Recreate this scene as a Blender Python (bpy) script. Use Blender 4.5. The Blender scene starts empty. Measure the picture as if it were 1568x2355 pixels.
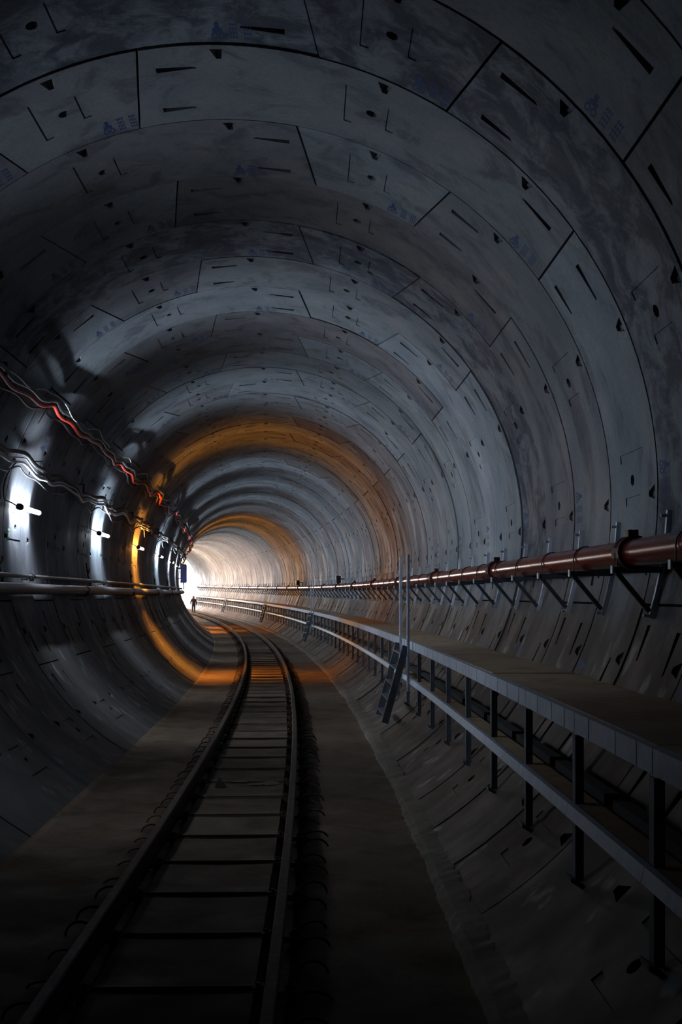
import bpy, math, random
from mathutils import Vector, Matrix
from mathutils.geometry import delaunay_2d_cdt
random.seed(7)
sc = bpy.context.scene
COL = sc.collection
R, W = 3.40, 1.40                 # inner radius of the lining, ring width (m)
FPX = 2685.0                      # focal length in pixels of the 1568x2355 frame
EYE = 2.13                        # camera height over the floor
HC = EYE + 0.8126                 # height of the tunnel axis
CX0 = -0.82                       # tunnel axis beside the camera
# ------------------------------------------------------------------ camera
cam = bpy.data.cameras.new('camera'); co = bpy.data.objects.new('camera', cam); COL.objects.link(co)
cam.sensor_fit = 'VERTICAL'; cam.sensor_height = 36.0; cam.sensor_width = 24.0
cam.lens = FPX / 2355 * 36.0
cam.shift_y = (1370 - 1177.5) / 2355
cam.clip_start = 0.05; cam.clip_end = 600
co.location = (0, 0, EYE); co.rotation_euler = (math.pi / 2, 0, 0)
sc.camera = co
# ------------------------------------------------------------------ world, exposure
SKY = 22.0                        # daylight beyond the far mouth
TUBE_W = 9000.0
WARM_W = 17000.0                    # watts per orange lamp
FAR_FILL_W = 950.0                   # unseen fill lights added beyond the bend for the far walls
wd = bpy.data.worlds.new('daylight'); sc.world = wd; wd.use_nodes = True
bg = wd.node_tree.nodes['Background']
bg.inputs[0].default_value = (1.0, 0.93, 0.90, 1); bg.inputs[1].default_value = SKY
sc.view_settings.view_transform = 'Standard'; sc.view_settings.look = 'None'
sc.view_settings.exposure = 0.0; sc.view_settings.gamma = 1.0
sc.view_settings.use_curve_mapping = False
sc.cycles.max_bounces = 8; sc.cycles.diffuse_bounces = 2; sc.cycles.glossy_bounces = 3
sc.cycles.use_denoising = True
# ------------------------------------------------------------------ alignment of the tunnel
def tanh_(z): return -(16 + 7.8 * z) / FPX
TAB = {}
_ds = 0.02
_x, _y, _s = CX0, 0.0, 0.0
PTS = [(0.0, _x, _y, math.atan(tanh_(0)))]
while _s < 230:
    th = math.atan(tanh_(_y / W)) if _y < 150 else PTS[-1][3]
    _x += math.sin(th) * _ds; _y += math.cos(th) * _ds; _s += _ds
    PTS.append((_s, _x, _y, th))
NEG = [(0.0, CX0, 0.0, math.atan(tanh_(0)))]
_x, _y, _s = CX0, 0.0, 0.0
while _s > -30:
    th = math.atan(tanh_(_y / W))
    _x -= math.sin(th) * _ds; _y -= math.cos(th) * _ds; _s -= _ds
    NEG.append((_s, _x, _y, th))
def rise(s):
    z = s / W
    return 1.2e-4 * (z - 15) ** 2 if z > 15 else 0.0
def frame(s):
    L, k = (PTS, s / _ds) if s >= 0 else (NEG, -s / _ds)
    i = min(int(k), len(L) - 2); f = k - i
    a, b = L[i], L[i + 1]
    return (a[1] + (b[1] - a[1]) * f, a[2] + (b[2] - a[2]) * f, a[3] + (b[3] - a[3]) * f)
def pt(s, lat, h):
    x, y, th = frame(s)
    return Vector((x + lat * math.cos(th), y - lat * math.sin(th), h + rise(s)))
def wall_lat(h):                     # |lateral| of the lining at height h over the floor
    return math.sqrt(max(R * R - (h - HC) ** 2, 0))
def place(o, s, lat=0.0, h=0.0):
    x, y, th = frame(s)
    o.location = pt(s, lat, h); o.rotation_euler = (0, 0, -th)
Z = lambda z: z * W
# ------------------------------------------------------------------ helpers
def tag(o, label=None, cat=None, group=None, kind=None):
    if label: o['label'] = label
    if cat: o['category'] = cat
    if group: o['group'] = group
    if kind: o['kind'] = kind
    return o
def empty(name, loc=(0, 0, 0), parent=None):
    o = bpy.data.objects.new(name, None); COL.objects.link(o); o.location = loc; o.empty_display_size = .1
    if parent: o.parent = parent
    return o
class MB:
    def __init__(self): self.v = []; self.f = []; self.sm = []
    def add(self, vs, fs, smooth=False):
        n = len(self.v); self.v += [tuple(p) for p in vs]
        self.f += [tuple(i + n for i in f) for f in fs]; self.sm += [smooth] * len(fs)
    def box(self, a, b):
        x0, y0, z0 = a; x1, y1, z1 = b
        self.add([(x0, y0, z0), (x1, y0, z0), (x1, y1, z0), (x0, y1, z0), (x0, y0, z1), (x1, y0, z1), (x1, y1, z1), (x0, y1, z1)],
                 [(0, 3, 2, 1), (4, 5, 6, 7), (0, 1, 5, 4), (1, 2, 6, 5), (2, 3, 7, 6), (3, 0, 4, 7)])
    def bar(self, p, q, wx, wy, up=(0, 0, 1)):
        p = Vector(p); q = Vector(q); d = (q - p).normalized(); u = Vector(up)
        if abs(d.dot(u)) > .97: u = Vector((0, 1, 0))
        x = d.cross(u).normalized() * wx / 2; y = x.cross(d).normalized() * wy / 2
        vs = [e + s for e in (p, q) for s in (-x - y, x - y, x + y, -x + y)]
        self.add(vs, [(3, 2, 1, 0), (4, 5, 6, 7), (0, 1, 5, 4), (1, 2, 6, 5), (2, 3, 7, 6), (3, 0, 4, 7)])
    def tube(self, path, r, n=8, cap=True, smooth=True):
        path = [Vector(p) for p in path]; rr = r if isinstance(r, (list, tuple)) else [r] * len(path)
        vs = []; prev = None
        for i, p in enumerate(path):
            d = (path[min(i + 1, len(path) - 1)] - path[max(i - 1, 0)]).normalized()
            if prev is None:
                u = Vector((0, 0, 1)) if abs(d.z) < .9 else Vector((1, 0, 0))
                x = d.cross(u).normalized()
            else:
                x = (prev - d * prev.dot(d)).normalized()
            y = d.cross(x); prev = x
            for k in range(n):
                a = 2 * math.pi * k / n
                vs.append(p + (x * math.cos(a) + y * math.sin(a)) * rr[i])
        fs = [(i * n + k, i * n + (k + 1) % n, (i + 1) * n + (k + 1) % n, (i + 1) * n + k) for i in range(len(path) - 1) for k in range(n)]
        self.add(vs, fs, smooth)
        if cap:
            m = len(path) - 1
            self.add(vs[:n], [tuple(range(n - 1, -1, -1))]); self.add(vs[m * n:], [tuple(range(n))])
    def sweep(self, prof, ss, lat=0, h=0, cap=True, smooth=False):    # closed profile (lat, h) along the alignment
        n = len(prof); vs = [pt(s, lat + a, h + b) for s in ss for a, b in prof]
        fs = [(i * n + k, (i + 1) * n + k, (i + 1) * n + (k + 1) % n, i * n + (k + 1) % n) for i in range(len(ss) - 1) for k in range(n)]
        self.add(vs, fs, smooth)
        if cap:
            m = len(ss) - 1
            self.add(vs[:n], [tuple(range(n))]); self.add(vs[m * n:], [tuple(range(n - 1, -1, -1))])
    def mesh(self, name, mat):
        me = bpy.data.meshes.new(name); me.from_pydata(self.v, [], self.f)
        me.polygons.foreach_set('use_smooth', self.sm)
        if mat: me.materials.append(mat)
        me.update(); return me
    def obj(self, name, mat, parent=None, local=False):
        me = self.mesh(name, mat); return mobj(name, me, parent, local)
def mobj(name, me, parent=None, local=True):
    o = bpy.data.objects.new(name, me); COL.objects.link(o)
    if parent is not None:
        o.parent = parent
        if not local: o.matrix_parent_inverse = parent_inv(parent)
    return o
def parent_inv(p):
    m = Matrix.Identity(4); q = p; chain = []
    while q: chain.append(q); q = q.parent
    for q in reversed(chain): m = m @ q.matrix_parent_inverse @ (Matrix.Translation(q.location) @ q.rotation_euler.to_matrix().to_4x4())
    return m.inverted()
def circ(r, n=10, ph=0.0, cx=0, cy=0):
    return [(cx + r * math.cos(2 * math.pi * k / n + ph), cy + r * math.sin(2 * math.pi * k / n + ph)) for k in range(n)]
def srange(a, b, step):
    n = max(1, int(math.ceil((b - a) / step))); return [a + (b - a) * i / n for i in range(n + 1)]
# ------------------------------------------------------------------ materials
def newmat(name):
    m = bpy.data.materials.new(name); m.use_nodes = True
    nt = m.node_tree; b = nt.nodes['Principled BSDF']; return m, nt, b
def N(nt, t, **kw):
    n = nt.nodes.new(t)
    for k, v in kw.items(): setattr(n, k, v)
    return n
def ramp(nt, src, stops):
    r = N(nt, 'ShaderNodeValToRGB'); cr = r.color_ramp
    while len(cr.elements) > 1: cr.elements.remove(cr.elements[-1])
    cr.elements[0].position = stops[0][0]; cr.elements[0].color = (*stops[0][1], 1)
    for p, c in stops[1:]:
        e = cr.elements.new(p); e.color = (*c, 1)
    nt.links.new(src, r.inputs[0]); return r
def mixc(nt, fac, a, b, mode='MIX'):
    m = N(nt, 'ShaderNodeMix', data_type='RGBA', blend_type=mode)
    if isinstance(fac, float): m.inputs[0].default_value = fac
    else: nt.links.new(fac, m.inputs[0])
    for i, v in ((6, a), (7, b)):
        if isinstance(v, tuple): m.inputs[i].default_value = (*v, 1)
        else: nt.links.new(v, m.inputs[i])
    return m.outputs[2]
def noise(nt, vec, scale, detail=4, rough=.55, dist=0):
    n = N(nt, 'ShaderNodeTexNoise'); n.inputs['Scale'].default_value = scale
    n.inputs['Detail'].default_value = detail; n.inputs['Roughness'].default_value = rough; n.inputs['Distortion'].default_value = dist
    if vec is not None: nt.links.new(vec, n.inputs['Vector'])
    return n.outputs['Fac']
def mapped(nt, vec, scale):
    m = N(nt, 'ShaderNodeMapping'); m.inputs['Scale'].default_value = scale; nt.links.new(vec, m.inputs['Vector']); return m.outputs[0]
def bump(nt, b, h, strength=.3, dist=.01):
    n = N(nt, 'ShaderNodeBump'); n.inputs['Strength'].default_value = strength; n.inputs['Distance'].default_value = dist
    nt.links.new(h, n.inputs['Height']); nt.links.new(n.outputs[0], b.inputs['Normal'])
def geo_pos(nt): return N(nt, 'ShaderNodeNewGeometry').outputs['Position']
def concrete(name, ca, cb, dark, per_object=0.0, rough=(.45, .8), low_tone=None, spec=.5, stain=0):
    m, nt, b = newmat(name); pos = geo_pos(nt)
    n1 = noise(nt, pos, .9, 6, .6, .4)
    c = ramp(nt, n1, [(.30, ca), (.68, cb)]).outputs[0]
    n2 = noise(nt, mapped(nt, pos, (1, 1, .35)), 2.2, 5, .65, .8)
    st = ramp(nt, n2, [(.36, (1, 1, 1)), (.50, (0, 0, 0))]).outputs[0]
    c = mixc(nt, st, c, mixc(nt, .55, c, dark))
    if stain:                      # old wet patches on one ring
        bl = ramp(nt, noise(nt, pos, 2.6, 6, .72, .6), [(.42, (0, 0, 0)), (.56, (1, 1, 1))]).outputs[0]
        c = mixc(nt, bl, c, mixc(nt, .75, c, dark))
    n3 = noise(nt, pos, 30, 4, .6)
    c = mixc(nt, .35, c, ramp(nt, n3, [(.3, (.35, .35, .35)), (.7, (.75, .75, .75))]).outputs[0], 'OVERLAY')
    if per_object:
        oi = N(nt, 'ShaderNodeObjectInfo')
        rr = ramp(nt, oi.outputs['Random'], [(0, (1 - per_object * .8, 1 - per_object, 1 - per_object)), (.5, (.95, .95, .95)), (1, (1.0, 1.02, 1.06))]).outputs[0]
        c = mixc(nt, 1.0, c, rr, 'MULTIPLY')
    if low_tone:                       # darker tone blended in on the lower half of the lining
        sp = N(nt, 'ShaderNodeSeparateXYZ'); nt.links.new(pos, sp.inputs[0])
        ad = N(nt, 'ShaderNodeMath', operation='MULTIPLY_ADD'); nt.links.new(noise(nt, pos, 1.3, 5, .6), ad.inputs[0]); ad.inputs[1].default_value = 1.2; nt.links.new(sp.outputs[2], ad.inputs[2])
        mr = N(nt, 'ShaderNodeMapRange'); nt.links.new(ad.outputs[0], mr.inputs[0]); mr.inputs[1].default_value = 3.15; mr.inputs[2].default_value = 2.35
        c = mixc(nt, mr.outputs[0], c, mixc(nt, .85, c, low_tone))
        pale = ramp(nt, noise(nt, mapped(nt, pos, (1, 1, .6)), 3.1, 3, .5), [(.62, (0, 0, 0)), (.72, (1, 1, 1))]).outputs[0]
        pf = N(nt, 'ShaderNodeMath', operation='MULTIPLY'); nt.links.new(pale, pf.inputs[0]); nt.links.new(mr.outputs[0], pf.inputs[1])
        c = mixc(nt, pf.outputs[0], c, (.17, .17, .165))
    nt.links.new(c, b.inputs['Base Color'])
    rg = ramp(nt, noise(nt, mapped(nt, pos, (1, 1, .5)), 1.7, 4, .6), [(.35, (rough[0],) * 3), (.6, (rough[1],) * 3)]).outputs[0]
    nt.links.new(rg, b.inputs['Roughness']); b.inputs['Specular IOR Level'].default_value = spec
    bump(nt, b, n3, .12, .003)
    return m
def metal(name, col, rough=.45, metallic=.9, var=.3, scale=14):
    m, nt, b = newmat(name); pos = geo_pos(nt)
    n = noise(nt, pos, scale, 5, .6)
    lo = tuple(c * (1 - var) for c in col); hi = tuple(min(1, c * (1 + var * .6)) for c in col)
    nt.links.new(ramp(nt, n, [(.3, lo), (.7, hi)]).outputs[0], b.inputs['Base Color'])
    b.inputs['Metallic'].default_value = metallic
    nt.links.new(ramp(nt, n, [(.3, (rough * .8,) * 3), (.7, (min(1, rough * 1.3),) * 3)]).outputs[0], b.inputs['Roughness'])
    bump(nt, b, n, .15, .003); return m
def plain(name, col, rough=.6, metallic=0.0, emit=0):
    m, nt, b = newmat(name); pos = geo_pos(nt)
    n = noise(nt, pos, 25, 3)
    nt.links.new(ramp(nt, n, [(.3, tuple(c * .85 for c in col)), (.7, col)]).outputs[0], b.inputs['Base Color'])
    b.inputs['Roughness'].default_value = rough; b.inputs['Metallic'].default_value = metallic
    if emit:
        b.inputs['Emission Color'].default_value = (*col, 1); b.inputs['Emission Strength'].default_value = emit
    return m
M = {}
M['seg'] = concrete('segment_concrete', (.118, .142, .165), (.190, .212, .232), (.038, .043, .058), .50, (.5, .75), low_tone=(.046, .031, .020), spec=.18)
M['seg_stained'] = concrete('stained_segment_concrete', (.105, .125, .150), (.175, .195, .220), (.022, .026, .042), .3, (.5, .75), low_tone=(.046, .031, .020), spec=.18, stain=1)
M['seg_left'] = concrete('segment_concrete_greyer', (.118, .142, .165), (.190, .212, .232), (.038, .043, .058), .50, (.5, .75), low_tone=(.038, .036, .034), spec=.18)
M['grout'] = plain('dark_joint', (.012, .012, .014), .95)
M['floor'] = concrete('floor_concrete', (.060, .043, .028), (.092, .068, .047), (.024, .018, .012), 0, (.6, .9), spec=.2)
M['slab'] = concrete('precast_slab_concrete', (.060, .044, .031), (.090, .070, .053), (.026, .019, .014), .25, (.6, .9), spec=.2)
M['mortar'] = concrete('pale_mortar', (.075, .060, .046), (.11, .094, .076), (.04, .03, .025), 0, (.6, .85))
M['stamp'] = plain('blue_paint', (.014, .038, .12), .7)
M['rail'] = metal('rusty_rail_steel', (.045, .030, .024), .6, .4, .5, 20)
M['rebar'] = metal('rusty_rebar', (.06, .035, .025), .75, .4, .5, 30)
M['galv'] = metal('galvanised_steel', (.32, .37, .45), .5, .05, .3, 9)
M['zinc'] = metal('bright_zinc', (.62, .70, .82), .5, .1, .25, 12)
M['galvmid'] = metal('dull_galvanised_steel', (.10, .12, .15), .42, .3, .35, 10)
M['galvdark'] = metal('weathered_steel', (.085, .10, .125), .45, .3, .4, 12)
M['redpipe'] = metal('red_pipe_paint', (.12, .012, .006), .22, .1, .35, 6)
M['coupling'] = metal('dark_red_coupling', (.06, .018, .014), .45, .3, .4, 12)
M['deck'] = concrete('plywood_deck', (.26, .18, .11), (.36, .26, .17), (.15, .10, .062), .3, (.55, .8))
M['blackpipe'] = metal('grey_pipe_steel', (.11, .115, .125), .38, .3, .5, 8)
M['dark'] = plain('black_rubber', (.015, .015, .017), .5)
M['redcable'] = plain('red_cable_sheath', (.55, .035, .02), .42)
M['whitecable'] = plain('pale_cable_sheath', (.62, .60, .60), .4)
M['white'] = plain('white_plastic', (.7, .7, .7), .4)
M['green'] = plain('green_sign_paint', (.02, .16, .13), .5)
M['blue'] = plain('dark_blue_paint', (.02, .03, .20), .5)
def emis(name, col, st):
    m, nt, b = newmat(name); b.inputs['Base Color'].default_value = (*col, 1)
    b.inputs['Emission Color'].default_value = (*col, 1); b.inputs['Emission Strength'].default_value = st; return m
def glow(name, col, st):          # frosted tube: lets the lamp inside through and glows itself
    m = bpy.data.materials.new(name); m.use_nodes = True; nt = m.node_tree; nt.nodes.remove(nt.nodes['Principled BSDF'])
    e = N(nt, 'ShaderNodeEmission'); e.inputs[0].default_value = (*col, 1); e.inputs[1].default_value = st
    t = N(nt, 'ShaderNodeBsdfTransparent'); mx = N(nt, 'ShaderNodeMixShader'); mx.inputs[0].default_value = .5
    nt.links.new(t.outputs[0], mx.inputs[1]); nt.links.new(e.outputs[0], mx.inputs[2]); nt.links.new(mx.outputs[0], nt.nodes['Material Output'].inputs[0]); return m
M['tube'] = glow('cool_tube_glow', (.84, .90, 1.0), 9.0)
M['warmtube'] = glow('warm_tube_glow', (1.0, .62, .36), 9.0)
M['far_fill_lens'] = emis('far_fill_glow', (1.0, .80, .66), 30.0)
# beam profile shaped to give narrow lit bands: most light leaves square to the tube
_va = list(range(0, 181, 5)); _cd = []
for a in _va:
    d = abs(a - 90); _cd.append(1.0 if d < 8 else 1.0 * math.exp(-((d - 8) / 17.0) ** 2) + .018)
ies = bpy.data.texts.new('narrow_beam.ies')
ies.write('IESNA:LM-63-2002\nTILT=NONE\n1 1000 1 %d 1 1 2 0 0 0\n1 1 0\n' % len(_va) + ' '.join('%d' % a for a in _va) + '\n0\n' + ' '.join('%.4f' % c for c in _cd) + '\n')
def tube_light(a, b, col, watts, parent):
    mid = (a + b) / 2
    for i, t in enumerate((.05, .23, .41, .59, .77, .95)):
        l = bpy.data.lights.new('lamp_light', 'POINT'); l.energy = watts / 6; l.color = col; l.shadow_soft_size = .03; l.use_nodes = True
        nt = l.node_tree; e = nt.nodes['Emission']; x = N(nt, 'ShaderNodeTexIES', mode='INTERNAL'); x.ies = ies; x.inputs['Strength'].default_value = 1.0
        nt.links.new(x.outputs[0], e.inputs['Strength'])
        o = bpy.data.objects.new('lamp_light', l); COL.objects.link(o); o.location = a.lerp(b, t)
        d = (b - a).normalized(); right = d.cross(Vector((0, 0, 1))).normalized()
        d = (d - right * .22 + Vector((0, 0, .35))).normalized()
        o.rotation_euler = d.to_track_quat('-Z', 'Y').to_euler()
        o.parent = parent; o.matrix_parent_inverse = parent_inv(parent)
# ------------------------------------------------------------------ lining
SEAM0 = 0.36                     # a ring joint lies at (SEAM0 + n) rings
Z_FIRST, Z_DETAIL, Z_END = -7, 50, 96
def P2(u, v, out=0.0):           # inner-surface coordinates (u = R*angle from the crown, v forward) -> ring-local
    a = u / R; r = R + out
    return (r * math.sin(a), v, r * math.cos(a))
GAP = .009
T_SEG = .20
def seg_mesh(name, a0n, a1n, a0f, a1f, feats):
    """segment from angle a0..a1 (deg; near edge n, far edge f) with recesses feats = list of loops [(u,v,depth)]"""
    D = math.pi / 180 * R
    g = GAP
    def edge(e, t):
        if e == 0: return (a0n * D + g + ((a1n - a0n) * D - 2 * g) * t, g)
        if e == 1: return (a1n * D - g + (a1f - a1n) * D * t, g + (W - 2 * g) * t)
        if e == 2: return (a1f * D - g - ((a1f - a0f) * D - 2 * g) * t, W - g)
        return (a0f * D + g + (a0n - a0f) * D * t, W - g - (W - 2 * g) * t)
    nu = max(2, int(round((a1n - a0n) / 3))); out = []
    for e, n in ((0, nu), (1, 3), (2, nu), (3, 3)):
        for i in range(n): out.append(edge(e, i / n))
    pts = [Vector(p) for p in out]; nb = len(pts)
    edges = [(i, (i + 1) % nb) for i in range(nb)]
    loops = []
    for lp in feats:
        k = len(pts); pts += [Vector(p[:2]) for p in lp]; m = len(lp)
        edges += [(k + i, k + (i + 1) % m) for i in range(m)]; loops.append(lp)
    def inside(p, lp):
        c = False; n = len(lp)
        for i in range(n):
            x1, y1 = lp[i][0], lp[i][1]; x2, y2 = lp[(i + 1) % n][0], lp[(i + 1) % n][1]
            if (y1 > p[1]) != (y2 > p[1]) and p[0] < (x2 - x1) * (p[1] - y1) / (y2 - y1) + x1: c = not c
        return c
    for i in range(1, nu):
        for j in (1, 2):
            t = i / nu; v = W * j / 3; aa = (a0n + (a0f - a0n) * v / W); bb = (a1n + (a1f - a1n) * v / W)
            p = ((aa + (bb - aa) * t) * D, v)
            if not any(inside(p, l) for l in loops): pts.append(Vector(p))
    vv, ee, ff, *_ = delaunay_2d_cdt(pts, edges, [], 1, 1e-6)
    mb = MB(); vs = [P2(p[0], p[1]) for p in vv]; fs = []
    for f in ff:
        c = (sum(vv[i][0] for i in f) / 3, sum(vv[i][1] for i in f) / 3)
        if any(inside(c, l) for l in loops) or not inside(c, out): continue
        fs.append(tuple(f))
    mb.add(vs, fs, True)
    n = nb; T = T_SEG                                        # sides
    mb.add([P2(*p) for p in out] + [P2(*p, T) for p in out], [(i, i + n, (i + 1) % n + n, (i + 1) % n) for i in range(n)])
    for lp in loops:
        m = len(lp)
        mb.add([P2(p[0], p[1]) for p in lp] + [P2(p[0], p[1], p[2]) for p in lp],
               [(i, i + m, (i + 1) % m + m, (i + 1) % m) for i in range(m)] + [tuple(range(m, 2 * m))])
    return mb.mesh(name, M['seg'])
def slot(u0, u1, v, wd=.085):     # deep at u0, fading out at u1
    s = 1 if u1 > u0 else -1
    lp = [(u0, v - wd / 2, .13), (u1, v - wd / 5, .004), (u1, v + wd / 5, .004), (u0, v + wd / 2, .13)]
    return lp
def tri(u): return [(u - .06, .075, .14), (u + .06, .075, .14), (u + .025, .235, .03), (u - .015, .235, .03)]
def hole(u): return [(u + .048 * math.cos(k * math.pi / 5), W * .5 + .055 * math.sin(k * math.pi / 5), .12) for k in range(10)]
def strip(u, v0, v1, wd=.07): return [(u - wd / 2, v0, .009), (u + wd / 2, v0, .009), (u + wd / 2, v1, .009), (u - wd / 2, v1, .009)]
DEG = math.pi / 180 * R
def features(a0, a1, key, mir):
    c = (a0 + a1) / 2 * DEG; f = [hole(c), strip(c - .20, W * .24, W * .73), strip(c + .17, W * .34, W * .65)]
    k0 = math.ceil((a0 + 2.5) / 22.5)
    k = k0
    while k * 22.5 < a1 - 2.5:
        if abs(k * 22.5 * DEG - c) > .12 or True: f.append(tri(k * 22.5 * DEG))
        k += 1
    if not key:
        for v in (W * .27, W * .80):
            f.append(slot((a0 + 3.2) * DEG if v < W / 2 else (a0 + 2.6) * DEG, (a0 + (8.6 if v < W / 2 else 7.4)) * DEG, v))
            if mir or v < W / 2: f.append(slot((a1 - 2.8) * DEG, (a1 - 8.4) * DEG, v + .02))
    return f
def feats_ok(fs):
    """drop recesses that would overlap"""
    out = []
    bb = []
    for l in fs:
        b = (min(p[0] for p in l) - .01, max(p[0] for p in l) + .01, min(p[1] for p in l) - .01, max(p[1] for p in l) + .01)
        if any(b[0] < q[1] and q[0] < b[1] and b[2] < q[3] and q[2] < b[3] for q in bb): continue
        bb.append(b); out.append(l)
    return out
# angles: key segment (near edge wide, far edge narrow) on the left of even rings, on the right of odd rings
def ring_layout(even):
    s = [('key', -35.3, -10.2, -31.3, -13.3), ('b1', -10.2, 54, -13.3, 54), ('a1', 54, 121, 54, 121),
         ('a2', 121, 188, 121, 188), ('a3', 188, 255, 188, 255), ('b2', -105, -35.3, -105, -31.3)]
    if even: return s
    return [(n, -b, -a, -d, -c) for n, a, b, c, d in s]
def where(a0, a1):
    c = (a0 + a1) / 2
    if c > 180: c -= 360
    if c < -180: c += 360
    return 'ceiling' if abs(c) < 55 else ('wall_right' if c > 0 else 'wall_left')
SEGM = {}
for even in (True, False):
    for n, a0, a1, f0, f1 in ring_layout(even):
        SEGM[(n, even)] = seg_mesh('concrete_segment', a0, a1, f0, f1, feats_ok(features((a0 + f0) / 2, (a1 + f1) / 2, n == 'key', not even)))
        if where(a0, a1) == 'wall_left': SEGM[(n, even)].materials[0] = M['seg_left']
# blue stencilled marks near the far edge of each segment
def stamp_mesh():
    mb = MB(); O = -.002
    def q(u0, u1, v0, v1): mb.add([P2(u0, v0, O), P2(u1, v0, O), P2(u1, v1, O), P2(u0, v1, O)], [(0, 1, 2, 3)])
    q(.02, .055, 0, .05); q(.0, .075, .045, .075)           # an emblem: post, bar and ring
    n = 12
    for cu in (.012, .066):
        a = [P2(cu + .026 * math.cos(2 * math.pi * k / n), .105 + .03 * math.sin(2 * math.pi * k / n), O) for k in range(n)]
        b = [P2(cu + .013 * math.cos(2 * math.pi * k / n), .105 + .016 * math.sin(2 * math.pi * k / n), O) for k in range(n)]
        mb.add(a + b, [(k, (k + 1) % n, n + (k + 1) % n, n + k) for k in range(n)])
    for g in (.13, .235):                                     # two columns of short figures
        for r_ in range(4):
            v = .0 + r_ * .034
            q(g, g + .012, v, v + .024); q(g + .022, g + .034, v, v + .024); q(g + .044, g + .056, v, v + .024); q(g + .004, g + .052, v + .009, v + .015)
    return mb.mesh('stamp', M['stamp'])
STAMP = stamp_mesh()
def stamp_pos(n, even, a0, a1):
    if n == 'key': return (a0 + a1) / 2 + 4.0
    return a1 - (7.0 if even else 13.5)
GROUPS = {'ceiling': (-58, 58), 'wall_right': (58, 180), 'wall_left': (-180, -58)}
SET = {}
for nm, (a, b) in GROUPS.items():
    mb = MB(); ss = srange(Z(Z_FIRST), Z(Z_END), W)
    aa = [a + (b - a) * i / 24 for i in range(25)]
    rows = []
    for s in ss:
        rows += [pt(s, (R + T_SEG - .004) * math.sin(math.radians(x)), HC + (R + T_SEG - .004) * math.cos(math.radians(x))) for x in aa]
        rows += [pt(s, (R + .5) * math.sin(math.radians(x)), HC + (R + .5) * math.cos(math.radians(x))) for x in aa]
    n = 50; fs = []
    for i in range(len(ss) - 1):
        for k in range(24):
            fs.append((i * n + k, i * n + k + 1, (i + 1) * n + k + 1, (i + 1) * n + k))
            fs.append((i * n + 25 + k + 1, i * n + 25 + k, (i + 1) * n + 25 + k, (i + 1) * n + 25 + k + 1))
    for i in (0, len(ss) - 1):
        for k in range(24): fs.append((i * n + k, i * n + k + 1, i * n + 25 + k + 1, i * n + 25 + k))
    mb.add(rows, fs, True)
    SET[nm] = tag(mb.obj(nm, M['grout']), {'ceiling': 'curved grey concrete segment lining overhead', 'wall_right': 'curved grey concrete segment lining above and below the walkway',
        'wall_left': 'curved grey concrete segment lining carrying the tube lamps'}[nm], None, None, 'structure')
far = {k: MB() for k in SET}
for r in range(Z_FIRST, Z_END):
    even = (r % 2 == 0); s = (SEAM0 + r) * W; x, y, th = frame(s); base = pt(s, 0, HC)
    for n, a0, a1, f0, f1 in ring_layout(even):
        g = where(a0, a1)
        if -2 <= r < Z_DETAIL:
            o = mobj('concrete_segment', SEGM[(n, even)], SET[g]); o.location = base + Vector((0, 0, random.uniform(-.003, .003))); o.rotation_euler = (0, 0, -th); q = 1 + random.uniform(-.0028, .0028); o.scale = (q, 1, q)
            if r in (5, 9) and g != 'wall_left':
                o.material_slots[0].link = 'OBJECT'; o.material_slots[0].material = M['seg_stained']
            if r < 24 and n in ('key', 'b1', 'b2', 'a1') and r > 0:
                t = mobj('stamp', STAMP, o); am = stamp_pos(n, even, f0, f1)
                if n == 'b2' and not even: am -= 5
                # rotate about the tunnel axis to the stamp angle (local Y)
                t.rotation_euler = (0, math.radians(am), 0); t.location = (0, W * .775, 0); t.scale = (1, 1.95, 1)
        else:
            D = math.pi / 180 * R; k = int((a1 - a0) / 6) + 1; vs = []; fs = []
            sh = random.uniform(-.003, .003)
            for j in range(2):
                for i in range(k + 1):
                    lo, hi = (a0, a1) if j == 0 else (f0, f1)
                    u = lo * D + GAP + ((hi - lo) * D - 2 * GAP) * i / k; p = P2(u, 0, sh)
                    vs.append(pt(s + (GAP if j == 0 else W - GAP), p[0], HC + p[2]))
            for j in range(2):
                for i in range(k + 1):
                    lo, hi = (a0, a1) if j == 0 else (f0, f1)
                    u = lo * D + GAP + ((hi - lo) * D - 2 * GAP) * i / k; p = P2(u, 0, T_SEG)
                    vs.append(pt(s + (GAP if j == 0 else W - GAP), p[0], HC + p[2]))
            m = k + 1
            fs = [(i, i + 1, m + i + 1, m + i) for i in range(k)]
            far[g].add(vs, fs, True)
            far[g].add(vs, [(i, 2 * m + i, 2 * m + i + 1, i + 1) for i in range(k)] + [(m + i, m + i + 1, 3 * m + i + 1, 3 * m + i) for i in range(k)] +
                       [(0, m, 3 * m, 2 * m), (k, 2 * m + k, 3 * m + k, m + k)])
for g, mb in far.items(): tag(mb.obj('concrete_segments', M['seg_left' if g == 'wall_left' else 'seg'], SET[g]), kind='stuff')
# cap added behind the camera to keep daylight out
mb = MB(); n = 48; s = Z(Z_FIRST) + .05
mb.add([pt(s - d, (R + .45) * math.cos(2 * math.pi * k / n), HC + (R + .45) * math.sin(2 * math.pi * k / n)) for d in (0, .3) for k in range(n)],
       [tuple(range(n)), tuple(range(2 * n - 1, n - 1, -1))] + [(k, n + k, n + (k + 1) % n, (k + 1) % n) for k in range(n)])
tag(mb.obj('wall_back_blocker', M['grout']), 'dark cap added behind the camera to block daylight', kind='structure')
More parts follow.
